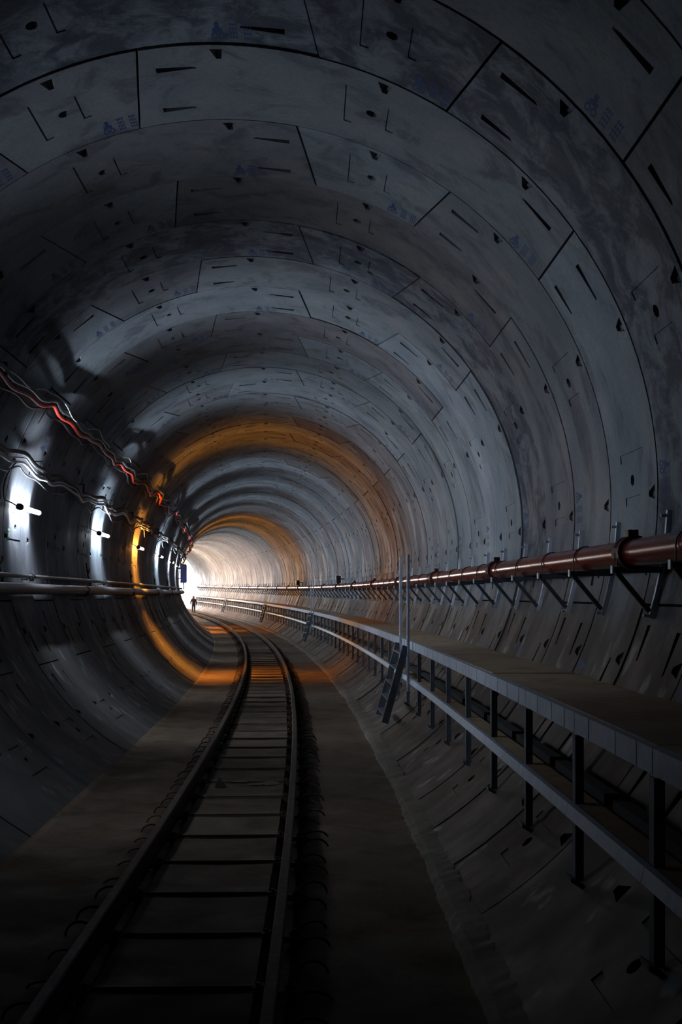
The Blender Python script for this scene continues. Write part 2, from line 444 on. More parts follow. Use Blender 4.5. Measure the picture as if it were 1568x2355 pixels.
# ground outside the portal, and a portal collar
mb = MB(); x, y, th = frame(Z(Z_END))
mb.sweep([(-30, -.6), (30, -.6), (30, -.55), (-30, -.55)], srange(Z(Z_END) + .1, Z(Z_END) + 60, 10))
tag(mb.obj('ground_outside', M['floor']), 'pale ground beyond the far tunnel mouth', kind='structure')
# ------------------------------------------------------------------ floor
FA = math.sqrt(R * R - HC * HC)
mb = MB(); ss = srange(Z(Z_FIRST) + .4, Z(Z_END) - .02, .45)
lats = [-FA - .015] + [-FA + .06, -1.45, -1.1, -.8, -.655, -.645, -.475, -.465, 0, .465, .475, .645, .655, .8, 1.1, 1.45, FA - .06] + [FA + .015]
vs = []; 
for i, s in enumerate(ss):
    for j, l in enumerate(lats):
        e = (j in (0, len(lats) - 1))
        wv = .012 * math.sin(s * 1.7 + l * 3) + .01 * math.sin(s * .63 + l * 7 + 1) + random.uniform(-.004, .004)
        if abs(l) < .7: wv *= .2
        if .47 < abs(l) < .65: wv = -.06
        jit = random.uniform(-.02, .02) if abs(abs(l) - FA + .06) < .001 else 0
        vs.append(pt(s, l + jit, (.03 + random.uniform(-.008, .008)) if e else wv))
    vs.append(pt(s, FA - .2, -.25)); vs.append(pt(s, -FA + .2, -.25))
n = len(lats) + 2
mb.add(vs, [(i * n + k, i * n + (k + 1) % n, (i + 1) * n + (k + 1) % n, (i + 1) * n + k) for i in range(len(ss) - 1) for k in range(n)], True)
m = len(ss) - 1
mb.add(vs[:n], [tuple(range(n))]); mb.add(vs[m * n:], [tuple(range(n))])
FLOOR = tag(mb.obj('floor', M['floor']), 'flat rough concrete invert either side of the track', kind='structure')
for k, (sg, wd_) in enumerate(((1, .085),)):
    mb = MB(); vs = []; ss = srange(Z(Z_FIRST) + .5, Z(Z_END) - .3, .09)
    for s in ss:
        o0 = random.uniform(-.012, .012); o1 = random.uniform(-.01, .01); up = (.07 if sg > 0 else .05) + random.uniform(-.012, .012)
        vs += [pt(s, sg * (FA - wd_ + o0), -.01), pt(s, sg * (FA - wd_ + o0 + .015), .025), pt(s, sg * (FA - .02 + o1), .045), pt(s, sg * (wall_lat(up) - .002), up), pt(s, sg * (FA + .02), -.01)]
    n = 5; mb.add(vs, [(i * n + k_, i * n + (k_ + 1) % n, (i + 1) * n + (k_ + 1) % n, (i + 1) * n + k_) for i in range(len(ss) - 1) for k_ in range(n)])
    tag(mb.obj('trim_%d' % (k + 1), M['mortar' if sg > 0 else 'floor']), 'ragged pale mortar fillet where the flat floor meets the ' + ('walkway' if sg > 0 else 'lamp') + ' side lining', kind='structure')
mb = MB()
for r in range(-3, 45):                                        # mortar and dust filling the lower joints under the red pipe
    s = (SEAM0 + r) * W; aa = [math.radians(95 + 57 * i / 18) for i in range(19)]
    mb.add([pt(s + d, (R + .010) * math.sin(a), HC + (R + .010) * math.cos(a)) for d in (-.014, .014) for a in aa], [(i, i + 1, 19 + i + 1, 19 + i) for i in range(18)], True)
DJ = mb.obj('joint_filler', None, SET['wall_right']); tag(DJ, kind='stuff')
DJ.data.materials.append(concrete('dusty_joint', (.040, .029, .020), (.058, .043, .031), (.024, .018, .013), 0, (.7, .9)))
# precast slabs between the rails
G2 = .545
PITCH = .985
def slab_mesh():
    mb = MB(); L = PITCH - .042; b = .012; wdt = G2 - .115; t = .045
    nx = 6; vs = []
    for k in range(nx + 1):
        x = -wdt + 2 * wdt * k / nx; sag = -.008 * (1 - (x / wdt) ** 2)
        for yy, zz in ((0, 0), (0, t + .004), (b, t + .012), (L * .25, t), (L - b, t), (L, t - b), (L, 0)): vs.append((x, yy, zz + (sag if zz > .01 else 0)))
    mb.add(vs, [(k * 7 + j, k * 7 + j + 1, (k + 1) * 7 + j + 1, (k + 1) * 7 + j) for k in range(nx) for j in range(6)])
    mb.add(vs[:7], [tuple(range(7))]); mb.add(vs[-7:], [tuple(range(6, -1, -1))])
    return mb.mesh('concrete_slab', M['slab'])
eb = MB(); eb.box((-G2 + .12, .0, .052), (G2 - .12, .020, .0625)); EDG = eb.mesh('lit_edge_lip', M['mortar'])  # paler strip puts the lit near edge of each slab into colour
SL = slab_mesh(); s = Z(4.41) - 12 * PITCH; k = 0
track = empty('railway_track', pt(0, 0, 0)); place(track, 0)
tag(track, 'narrow gauge railway track with rusty rails curving left along the floor', 'railway track')
bpy.context.view_layer.update()
slp = MB(); slp.box((-.70, -.035, 0), (.70, .035, .012)); slp.box((-.70, -.006, .012), (-.30, .006, .03)); slp.box((.30, -.006, .012), (.70, .006, .03))
SLP = slp.mesh('sleeper', M['rebar'])
cl = MB(); cl.box((-.03, -.05, -.06), (.03, .05, .035)); cl.tube([(0, 0, .03), (0, 0, .07)], .016, 6); cl.bar((-.03, 0, .04), (.03, 0, .055), .05, .012)
CLIP = cl.mesh('rail_clip', M['rebar'])
def fixed(o, parent, s, lat, h):
    place(o, s, lat, h); o.parent = parent; o.matrix_parent_inverse = parent_inv(parent)
while s < Z(Z_END) - 1.2:
    if s > Z(Z_FIRST) + 1.2:
        o = mobj('concrete_slab', SL, FLOOR)
        if 0 < s < Z(30): mobj('lit_edge_lip', EDG, o)
        place(o, s + random.uniform(-.006, .006), random.uniform(-.008, .008), .0 + random.uniform(-.003, .004)); o.rotation_euler[2] += random.uniform(-.004, .004)
        if s > 0:
            o = mobj('sleeper', SLP); fixed(o, track, s - .025, 0, .012)
            if s < Z(40):
                for lt in (-G2 + .085, G2 - .085, -G2 - .085, G2 + .085):
                    o = mobj('rail_clip', CLIP); fixed(o, track, s - .02, lt, .02)
    s += PITCH
hr = .255
prof = [(-.065, 0), (.065, 0), (.065, .015), (.012, .035), (.010, .20), (.034, .215), (.034, .247), (.026, hr), (-.026, hr), (-.034, .247), (-.034, .215), (-.010, .20), (-.012, .035), (-.065, .015)]
for lt in (-G2, G2):
    mb = MB(); mb.sweep(prof[::-1], srange(Z(Z_FIRST) + .5, Z(Z_END) - .1, .7), lt, -.042); mb.obj('rail', M['rail'], track)
# rebar hoops along the outer sides of the rails
lp = MB(); lp.tube([(.10 * math.cos(a), 0, .078 * math.sin(a)) for a in [math.pi * i / 9 for i in range(10)]], .0085, 6)
LOOP = lp.mesh('rebar_loop', M['rebar']); rest = MB(); k = 0; s = Z(1.6)
while s < Z(Z_END) - 1:
    for lt in (-.705, .75):
        q = s + (0 if lt < 0 else .21) + random.uniform(-.05, .05)
        if k < 296:
            o = mobj('rebar_loop', LOOP, FLOOR); place(o, q, lt + random.uniform(-.015, .015), -.012 + random.uniform(-.01, .012))
            o.rotation_euler[2] += random.uniform(-.28, .28); o.rotation_euler[0] = random.uniform(-.5, .5); o.scale = (random.uniform(.85, 1.15), 1, random.uniform(.8, 1.2)); k += 1
        else:
            rest.tube([pt(q, lt + .105 * math.cos(a), .1 * math.sin(a) - .012) for a in [math.pi * i / 5 for i in range(6)]], .009, 4)
    s += .46 if s < 70 else .8
tag(rest.obj('rebar_loops', M['rebar'], FLOOR), kind='stuff')
mb = MB(); rr = random.Random(3)
def blob(mb, s, lat, a, b, hgt, n=14):
    vs = [pt(s + b * .0, lat, .055 + hgt)] + [pt(s + b * math.sin(2 * math.pi * k / n) * q, lat + a * math.cos(2 * math.pi * k / n) * q, .0505) for k in range(n) for q in (rr.uniform(.7, 1.1),)]
    mb.add(vs, [(0, 1 + k, 1 + (k + 1) % n) for k in range(n)], False)
blob(mb, Z(9.25), .28, .13, .14, .010); blob(mb, Z(9.2), .12, .10, .08, .006); blob(mb, Z(9.35), -.05, .12, .09, .008)
tag(mb.obj('mortar_spill', M['mortar']), 'pale crumbled mortar spill on one slab between the rails', 'mortar')
mb = MB(); p0 = pt(Z(9.1), -.25, .05); mb.add([p0 + Vector(v) for v in ((-.06, -.05, 0), (.06, -.05, 0), (.05, .05, 0), (-.04, .05, 0), (-.01, 0, .10))], [(0, 1, 4), (1, 2, 4), (2, 3, 4), (3, 0, 4), (3, 2, 1, 0)])
tag(mb.obj('stone_wedge', M['grout']), 'small black wedge-shaped lump lying on the slab beside the mortar spill', 'stone')
# ------------------------------------------------------------------ right: red pipe on brackets
PL, PH, PR = 3.09, EYE + .315, .100
pipe = empty('red_pipe', pt(Z(5), PL, PH)); tag(pipe, 'long shiny red fire main with clamped couplings on the right-hand lining', 'pipe')
zz = 6.1 - 4.35 * 2
while zz < Z_END:
    a, b = max(Z(zz) + .06, Z(-5)), min(Z(zz + 4.35) - .06, Z(Z_END) - .2)
    if b > a:
        mb = MB(); mb.sweep(circ(PR, 20)[::-1], srange(a, b, .9), PL, PH, smooth=True); mb.obj('pipe_section', M['redpipe'], pipe)
        mb = MB(); c0 = Z(zz + 4.35)
        if c0 < Z(Z_END) - .5:
            prf = [(PR + .0, -.10), (PR + .028, -.095), (PR + .028, -.04), (PR + .012, -.02), (PR + .012, .02), (PR + .028, .04), (PR + .028, .095), (PR, .10)]
            n = 20; vs = [pt(c0 + q, PL + r_ * math.cos(2 * math.pi * k / n), PH + r_ * math.sin(2 * math.pi * k / n)) for r_, q in prf for k in range(n)]
            mb.add(vs, [(i * n + k, i * n + (k + 1) % n, (i + 1) * n + (k + 1) % n, (i + 1) * n + k) for i in range(len(prf) - 1) for k in range(n)], False)
            for sg in (-1, 1): mb.bar(pt(c0 - .05, PL + sg * .02, PH + PR + .045), pt(c0 + .05, PL + sg * .02, PH + PR + .045), .035, .05)
            mb.obj('coupling', M['coupling'], pipe)
    zz += 4.35
def br_parts():
    """bracket in local frame: x lateral from the tunnel axis, y forward, z over the floor"""
    P = {}
    def wp(h, off=.0): return (wall_lat(h) - off, h)
    mb = MB(); hs = [HC - .98 + .8 * i / 5 for i in range(6)]
    for i in range(5):
        a = wp(hs[i], .022); b = wp(hs[i + 1], .022)
        mb.bar((a[0], 0, a[1]), (b[0], 0, b[1]), .042, .036, (0, 1, 0))
    P['channel'] = mb.mesh('channel', M['zinc'])
    top = PH - PR - .004
    mb = MB(); mb.box((PL - .14, -.022, top - .042), (wall_lat(top) - .03, .022, top)); P['arm'] = mb.mesh('arm', M['galvdark'])
    mb = MB(); mb.box((PL - .150, -.027, top - .047), (PL - .138, .027, top + .012)); P['end_cap'] = mb.mesh('end_cap', M['zinc'])
    a = wp(HC - .93, .05)
    mb = MB(); mb.bar((PL - .11, 0, top - .04), (a[0], 0, a[1]), .036, .036, (0, 1, 0)); P['strut'] = mb.mesh('strut', M['galvdark'])
    mb = MB()
    for h in (HC - .96, HC - .22):
        a = wp(h, .04); mb.tube([(a[0] + .02, 0, a[1]), (a[0] - .045, 0, a[1])], .014, 6)
    P['bolt'] = mb.mesh('bolt', M['galv'])
    mb = MB(); rr = PR + .008
    path = [(PL - rr, 0, top - .06), (PL - rr, 0, PH)] + [(PL + rr * math.cos(a), 0, PH + rr * math.sin(a)) for a in [math.pi * (1 - i / 9) for i in range(1, 9)]] + [(PL + rr, 0, PH), (PL + rr, 0, top - .06)]
    mb.tube(path, .006, 5); P['pipe_strap'] = mb.mesh('pipe_strap', M['coupling'])
    return P
BP = br_parts()
def place_origin(o, s):
    x, y, th = frame(s); o.location = (x, y, rise(s)); o.rotation_euler = (0, 0, -th)
for r in range(4, Z_END - 2):
    s = (r + .1) * W + random.uniform(-.02, .02)
    b = empty('pipe_bracket'); place_origin(b, s)
    j = r - 5
    BO = ['nearest', 'second nearest', 'third nearest', 'fourth nearest', 'fifth nearest', 'sixth nearest', 'seventh nearest', 'eighth nearest', 'ninth nearest', 'tenth nearest', 'eleventh nearest', 'twelfth nearest', 'thirteenth nearest', 'fourteenth nearest', 'fifteenth nearest', 'sixteenth nearest']
    BL = ('galvanised triangular bracket just outside the picture under the red pipe' if j < 0 else BO[j] + ' galvanised triangular bracket under the red pipe' if j < 16
          else 'small galvanised bracket of the far row under the red pipe beyond the first tall posts')
    tag(b, BL, 'bracket', 'brackets under the red pipe')
    for nme, me in BP.items():
        if r > 40 and nme in ('bolt', 'end_cap'): continue
        mobj(nme, me, b)
# small boxes on the pipe
for q, dz in ((32.3, 0), (46.0, 0)):
    e = empty('junction_box'); place_origin(e, Z(q))
    tag(e, 'small black junction box above the red pipe, ' + ('nearer of two' if q < 40 else 'farther of two'), 'box')
    mb = MB(); mb.box((3.02, -.14, PH + .14), (3.20, .14, PH + .42)); mb.obj('box_body', M['dark'], e, True)
    mb = MB(); mb.bar((3.15, 0, PH + .12), (3.15, 0, PH + .04), .03, .03); mb.bar((3.18, 0, PH + .3), (3.36, 0, PH + .3), .04, .04); mb.obj('mount', M['dark'], e, True)
# ------------------------------------------------------------------ right: walkway
DL, DH = 2.30, EYE - .685
walk = empty('walkway', pt(Z(4), DL, DH)); tag(walk, 'raised steel framed walkway with plywood deck along the right-hand side', 'walkway')
wl = wall_lat(DH) - .02
zz = 5.5 - 1.743 * 4; flip = 0
while zz < Z_END - 2:
    a, b = Z(zz) + .004, Z(zz + 1.743) - .004
    if b > Z(-2):
        mb = MB(); d = random.uniform(0, .012) * (1 if flip else .3); tl = random.uniform(-.006, .008)
        prof = lambda dd: [(DL + .015, DH - .022 + dd), (wl, DH - .022 + dd), (wl, DH + dd), (DL + .015, DH + dd)]
        ss = srange(a, b, .7); n = 4
        vs = []
        for i, s in enumerate(ss): vs += [pt(s, l, h + tl * i / (len(ss) - 1)) for l, h in prof(d)]
        mb.add(vs, [(i * 4 + k, i * 4 + (k + 1) % 4, (i + 1) * 4 + (k + 1) % 4, (i + 1) * 4 + k) for i in range(len(ss) - 1) for k in range(4)] + [(0, 1, 2, 3), tuple(len(vs) - 4 + i for i in (3, 2, 1, 0))])
        mb.obj('deck_board', M['deck'], walk)
    zz += 1.743; flip ^= 1
PS = 1.14
npost = 0; zz = 3.7 - PS * 5
while zz < Z_END - 3:
    s = Z(zz)
    fb = HC - math.sqrt(R * R - (DL + .03) ** 2)
    mb = MB(); fp = [(DL - .03, DH - .115), (DL - .012, DH - .115), (DL - .012, DH - .012), (DL + .03, DH - .012), (DL + .03, DH + .004), (DL - .03, DH + .004)]
    mb.sweep(fp[::-1], srange(s + .006, s + Z(PS) - .006, .8))
    if zz < 30:
        for j in (random.uniform(.7, 1.3), random.uniform(2.3, 3.2), random.uniform(4.2, 5.2)):                                     # stiffening ribs of the edge channel
            q = s + Z(PS) * j / 6; mb.sweep([(DL - .033, DH - .112), (DL - .030, DH - .112), (DL - .030, DH + .002), (DL - .033, DH + .002)][::-1], [q - .008, q + .008])
    mb.obj('edge_channel', M['galv'], walk)
    mb = MB(); wdt, dp, th_ = .07, .05, .008                    # C-shaped post down to the lining
    mb.sweep([(DL - .025, fb - DH), (DL - .025 + dp, fb - DH), (DL - .025 + dp, -.13), (DL - .025, -.13)][::-1], [s - .008, s], 0, DH)
    mb.sweep([(DL - .025, fb - DH), (DL - .017, fb - DH), (DL - .017, -.13), (DL - .025, -.13)][::-1], [s - .008, s + wdt], 0, DH)
    mb.sweep([(DL - .06, fb - DH + .0), (DL + .09, fb - DH - .09), (DL + .09, fb - DH - .07), (DL - .06, fb - DH + .03)][::-1], [s - .05, s + .09], 0, DH)
    mb.obj('post', M['galvmid'], walk)
    mb = MB(); mb.sweep([(DL - .02, DH - .10), (wl, DH - .10), (wl, DH - .03), (DL - .02, DH - .03)][::-1], [s + .002, s + .045]); mb.obj('cross_beam', M['galvdark'], walk)
    mb = MB(); h0 = EYE - 1.245; wq = wall_lat(h0) - .02; mb.sweep([(DL - .03, h0 - .03), (wq, h0 - .03), (wq, h0 + .02), (DL - .03, h0 + .02)][::-1], [s + .012, s + .05])
    mb = MB(); mb.sweep([(DL - .03, h0 + .005), (DL + .12, h0 + .005), (DL + .12, h0 + .03), (DL - .03, h0 + .03)][::-1], srange(s + .004, s + Z(PS) - .004, .8)); mb.obj('cable_tray', M['deck'], walk)
    mb = MB(); mb.sweep([(DL + .17, h0 + .0), (DL + .26, h0 + .0), (DL + .26, h0 + .07), (DL + .17, h0 + .07)][::-1], srange(s + .10, s + Z(PS) - .10, .5)); mb.obj('black_tray_box', M['grout'], walk)  # matt black box behind the tray in each bay
    mb = MB(); h0 = EYE - 1.245
    mb.sweep([(DL - .085, h0 - .035), (DL - .03, h0 - .035), (DL - .03, h0 + .035), (DL - .068, h0 + .035)][::-1], srange(s - .003 + (.0), s + Z(PS) - .01, .8)); mb.obj('lower_rail', M['galv'], walk)
    zz += PS
# ladders from the floor to the walkway
LADDER_LABEL = ['nearest steel access ladder with tall grab posts on the walkway edge', 'second steel access ladder along the walkway, half as tall in view as the nearest',
                'third steel access ladder, small, where the walkway bends', 'tiny fourth access ladder near the bright tunnel mouth']
for k, zc in enumerate((12.55, 33.3, 53.2, 73.5)):
    L = empty('access_ladder', pt(Z(zc), DL - .1, 0)); tag(L, LADDER_LABEL[k], 'ladder', 'ladders up to the walkway')
    for dz in (-.42, .42):
        s = Z(zc + dz)
        mb = MB()
        t0, t1 = EYE - 1.40, EYE + .60
        for q in (-.05, .05):                                 # a pair of slotted uprights
            mb.sweep([(DL - .115, t0), (DL - .08, t0), (DL - .08, t1), (DL - .115, t1)][::-1], [s + q - .018, s + q + .018])
        for hh in (t1 - .03, EYE - .6, EYE - 1.2, EYE - .1):
            mb.sweep([(DL - .112, hh - .015), (DL - .083, hh - .015), (DL - .083, hh + .015), (DL - .112, hh + .015)][::-1], [s - .04, s + .04])
        mb.obj('grab_post', M['galv'], L)
        mb = MB(); a = pt(s, DL - .13, DH - .05); b = pt(s - .0, FA + .16, .27)
        mb.bar(a, b, .03, .10, (0, 0, 1)); mb.obj('stringer', M['galvdark'], L)
    for j in range(5):
        t = (j + .5) / 5; lt = DL - .13 + (FA + .16 - DL + .13) * t; h = DH - .05 + (.27 - DH + .05) * t
        mb = MB(); mb.sweep([(lt - .055, h - .012), (lt + .055, h - .012), (lt + .055, h + .006), (lt - .055, h + .006)][::-1], [Z(zc - .42) + .015, Z(zc + .42) - .015])
        mb.obj('tread', M['galvmid'], L)
# ------------------------------------------------------------------ left: pipes
def long_pipe(name, label, lat, h, r, mat, step, first, cat='pipe', cr=1.35, jitter=0.0):
    root = empty(name, pt(Z(5), lat, h)); tag(root, label, cat)
    a = Z(-4); zz = first
    while a < Z(Z_END) - 1:
        b = min(Z(zz), Z(Z_END) - .3)
        if b > a + .2:
            mb = MB(); mb.sweep(circ(r, 14)[::-1], srange(a, b, .9), lat, h, smooth=True); mb.obj('pipe_section', mat, root)
            mb = MB(); mb.sweep(circ(r * cr, 12)[::-1], [b - .07, b + .07], lat, h, smooth=True)
            mb.bar(pt(b, lat, h - r * cr - .02), pt(b, lat, h - r * .8), .05, .06)
            mb.obj('coupling', M['dark'], root)
            mb = MB(); mb.bar(pt(b - .25, lat, h - r - .012), pt(b - .25, -wall_lat(h - r) + .0, h - r - .012), .04, .02); mb.bar(pt(b - .25, lat + r + .01, h - r - .02), pt(b - .25, lat + r + .01, h - r * .2), .04, .01); mb.obj('wall_bracket', M['dark'], root)
        a = b; zz += step
    return root
long_pipe('water_pipe', 'thick grey pipe at eye level along the left-hand lining', -3.19, EYE + .095, .08, M['blackpipe'], 4.9, 10.2, cr=1.12)
long_pipe('air_pipe', 'thin dark pipe clamped just above the thick grey pipe', -3.25, EYE + .275, .032, M['blackpipe'], 4.9, 12.15, cr=1.5)
# ------------------------------------------------------------------ left: tube lamps
k = 0
WARM = {2, 7, 8}
NMAX = 15
LR, LH = -3.235, EYE + 1.225
ordn = ['', 'second', 'third', 'fourth', 'fifth', 'sixth', 'seventh', 'eighth', 'ninth', 'tenth', 'eleventh', 'twelfth', 'thirteenth', 'fourteenth', 'fifteenth', 'sixteenth']
for k in range(-1, NMAX - 1):
    za = 11.62 + 4.9 * k; s0 = Z(za); L_ = 1.15
    warm = k in WARM
    o = empty('tube_lamp', pt(s0, LR, LH))
    if k == -2: lab = 'lit white tube lamp outside the picture close to the camera'
    elif k == -1: lab = 'lit white tube lamp mounted nearest of all, just outside the picture'
    else: lab = ('orange' if warm else 'white') + ' glowing tube lamp, ' + (('nearest' if k == 0 else ordn[k + 1]) + ' of the lamps seen along the cabled wall')
    tag(o, lab, 'lamp', 'tube lamps on the lining')
    mb = MB(); n = 8
    path = [pt(s0 + L_ * i / n, LR, LH) for i in range(n + 1)]
    e0 = pt(s0 + L_ + .02, LR, LH)
    mb.tube(path + [e0], [.036] * (n + 1) + [.018], 12); mb.obj('tube', M['warmtube' if warm else 'tube'], o)
    tube_light(path[0], path[-1], (1.0, .34, .04) if warm else (.79, .885, 1.0), (WARM_W if k < 5 else WARM_W * 1.6) if warm else TUBE_W * (.45 if k == -1 else 1), o)
    for _ in (0,):               # extra area light added at each lamp to brighten the right wall
        l = bpy.data.lights.new('cross_fill_light', 'AREA'); l.shape = 'RECTANGLE'; l.size = .05; l.size_y = 1.1; l.energy = (66 if k >= 0 else 30) if not warm else 36; l.color = (1.0, .34, .04) if warm else (.79, .885, 1.0); l.spread = math.radians(120)
        q = bpy.data.objects.new('cross_fill_light', l); COL.objects.link(q); q.location = path[4] + Vector((.045, 0, 0)); q.rotation_euler = Vector((-1, -.12, -.02)).to_track_quat('Z', 'Y').to_euler(); q.parent = o; q.matrix_parent_inverse = parent_inv(o)
    if warm:                     # extra area light added under orange lamps to brighten wall and floor below
        l = bpy.data.lights.new('down_fill_light', 'AREA'); l.shape = 'RECTANGLE'; l.size = .05; l.size_y = 1.0; l.energy = 280; l.color = (1.0, .33, .035); l.spread = math.radians(84)
        q = bpy.data.objects.new('down_fill_light', l); COL.objects.link(q); q.location = path[4] + Vector((0, 0, -.045)); q.rotation_euler = Vector((-.42, -.10, 1)).to_track_quat('Z', 'Y').to_euler(); q.parent = o; q.matrix_parent_inverse = parent_inv(o)
    mb = MB(); mb.tube([pt(s0 - .12, LR, LH), pt(s0 - .11, LR, LH), pt(s0 - .005, LR, LH)], [.03, .048, .046], 12); mb.obj('end_cap', M['dark'], o)
    mb = MB(); 
    for q in (.12, L_ - .12): mb.bar(pt(s0 + q, LR - .030, LH), pt(s0 + q, -wall_lat(LH) + .0, LH), .02, .03)
    mb.obj('mount', M['white'], o)
    mb = MB(); pa = pt(s0 - .12, LR, LH); c = []
    for i in range(13):
        t = i / 12; hgt = LH + (HC + 1.0 - LH) * t + -.16 * math.sin(math.pi * t) * (1 - t)
        c.append(pt(s0 - .12 - .55 * math.sin(t * math.pi * .9) * .9, (LR if t == 0 else max(LR - .06 * min(1, t * 4), -wall_lat(hgt) + .015) if t < .2 else -wall_lat(hgt) + .02), hgt))
    mb.tube(c, .009, 6); mb.obj('cable', M['dark'], o)
for k, zf in enumerate((64, 71, 78, 85)):  # lights added out of view to brighten the far tunnel walls
    e = empty('far_fill'); h0 = EYE + 1.0; x, y, th = frame(Z(zf)); e.location = pt(Z(zf), -3.10, h0); e.rotation_euler = (0, 0, -th)
    tag(e, 'added fill light out of view round the bend, ' + ['nearest', 'second', 'third', 'farthest'][k] + ' of four', 'far_fill', 'added fill lights round the bend')
    mb = MB(); mb.box((-.09, -.25, -.16), (.0, .25, .16)); mb.obj('housing', M['dark'], e, True)
    mb = MB(); mb.add([(.003, -.23, -.14), (.003, .23, -.14), (.003, .23, .14), (.003, -.23, .14)], [(0, 1, 2, 3)]); mb.obj('lens', M['far_fill_lens'], e, True)
    mb = MB(); mb.box((-.24, -.02, -.02), (-.09, .02, .02)); mb.obj('mount', M['dark'], e, True)
    l = bpy.data.lights.new('far_fill_light', 'AREA'); l.shape = 'RECTANGLE'; l.size = .28; l.size_y = .46; l.energy = FAR_FILL_W * (.5, .8, 1.3, 2.2)[k]; l.color = (1.0, .67, .46)
    o = bpy.data.objects.new('far_fill_light', l); COL.objects.link(o); o.parent = e; o.location = (.012, 0, 0); o.rotation_euler = (0, -math.pi / 2, 0)
# hooks below the lamps
for k in range(0, 5):
    s0 = Z(11.05 + 4.9 * k); o = empty('cable_hook', pt(s0, -3.2, EYE + .6))
    tag(o, 'black double cable hook under the ' + ['nearest white tube lamp', 'second white tube lamp', 'orange tube lamp', 'fourth tube lamp', 'fifth tube lamp'][k], 'hook', 'double hooks under the lamps')
    mb = MB(); mb.tube([pt(s0 + .15 * t, -wall_lat(EYE + .62 - .62 * t) + .03, EYE + .62 - .62 * t) for t in [i / 6 for i in range(7)]], .013, 6); mb.obj('bar', M['dark'], o)
    for hh, rr in ((EYE + .50, .075), (EYE + .30, .085)):
        mb = MB(); c0 = s0 + .03 + rr
        mb.tube([pt(c0 - rr * math.cos(a), -wall_lat(hh) + .05, hh - rr * math.sin(a)) for a in [math.pi * i / 9 for i in range(10)]] + [pt(c0 + rr, -wall_lat(hh) + .05, hh + .03)], .010, 6)
        mb.obj('hook', M['dark'], o)
# ------------------------------------------------------------------ left: cable runs
def cable_path(h0, amp, off, seed, period=1.0, s0=Z(2), s1=Z(86), wob=.03, phase=0):
    rnd = random.Random(int(seed)); P = []; hang = [(rnd.uniform(-wob, wob), rnd.uniform(0, .05)) for _ in range(120)]
    s = s0
    while s < s1:
        u = (s / W + phase) / period; i = int(math.floor(u)); f = u - i
        a, b = hang[i % 120], hang[(i + 1) % 120]
        h = h0 + .03 * math.sin(s * 1.9 + int(seed)) + .018 * math.sin(s * 4.7 + seed * 2) + a[0] * (1 - f) + b[0] * f - (amp + a[1]) * 4 * f * (1 - f)
        o = off + .035 * math.sin(s * 2.1 + seed) + a[1] * 4 * f * (1 - f)
        P.append(pt(s, -(math.sqrt(max(R * R - (h - HC) ** 2, 0)) - o) , h))
        s += .16 if s < Z(30) else .4
    return P
defs = [('red_cable', 'red power cable drooping along the shoulder of the left-hand lining', 'redcable', HC + 1.72, .05, .19, .026, 1),
        ('black_cable', 'thick black cable slung with the red cable on the left shoulder', 'dark', HC + 1.78, .04, .20, .034, 1.3),
        ('grey_cable', 'thin pale grey wire looping above the red cable', 'whitecable', HC + 1.83, .06, .19, .008, 3),
        ('black_cable', 'thinner black cable hung just beneath the red cable', 'dark', HC + 1.67, .06, .15, .016, 1.9),
        ('white_cable', 'pale cable sagging above the tube lamps', 'whitecable', HC + .96, .05, .14, .020, 4),
        ('white_cable', 'second pale cable, thinner, twisted with the one above the lamps', 'whitecable', HC + 1.01, .07, .15, .010, 4.4),
        ('black_cable', 'thick black cable at the top of the bundle just above the lamps', 'dark', HC + 1.06, .04, .15, .034, 4.8),
        ('black_cable', 'medium black cable drooping lowest in the bundle above the lamps', 'dark', HC + .92, .09, .12, .014, 8)]
for nme, lab, mt, h0, amp, off, r_, sd in defs:
    mb = MB(); mb.tube(cable_path(h0, amp, off, sd, 2.45, wob=.05, phase=.9), r_, 7)
    tag(mb.obj(nme, M[mt]), lab, 'cable', 'cables on the left lining')
for h0, lab, base in ((HC + 1.76, 'short black cable hanger holding the upper cables at the lining', 5), (HC + 1.02, 'short black cable hanger holding the lower cables at the lining', 5)):
    i = 0; UP = 'upper' if h0 > HC + 1.5 else 'lower'
    zz = 4.7
    while zz < 60:
        s = Z(zz * 1.0); mb = MB(); a = -wall_lat(h0)
        mb.bar(pt(s, a, h0 + .09), pt(s, a + .17, h0 + .09), .03, .02); mb.bar(pt(s, a + .17, h0 + .10), pt(s, a + .17, h0 - .06), .03, .015); mb.bar(pt(s, a + .01, h0 + .11), pt(s, -wall_lat(h0 - .1) + .01, h0 - .1), .03, .012)
        i += 1
        HL = ('black hanger of the %s cables just outside the picture' % UP if i <= 2 else '%s black hanger from the near end holding the %s cables' % (ordn[i - 2] if i > 3 else 'first', UP) if i < 12 else lab.replace('cable hanger', 'cable hanger of the far row'))
        tag(mb.obj('cable_hanger', M['dark']), HL, 'hanger', 'hangers of the upper cables' if h0 > HC + 1.5 else 'hangers of the lower cables')
        zz += 2.45
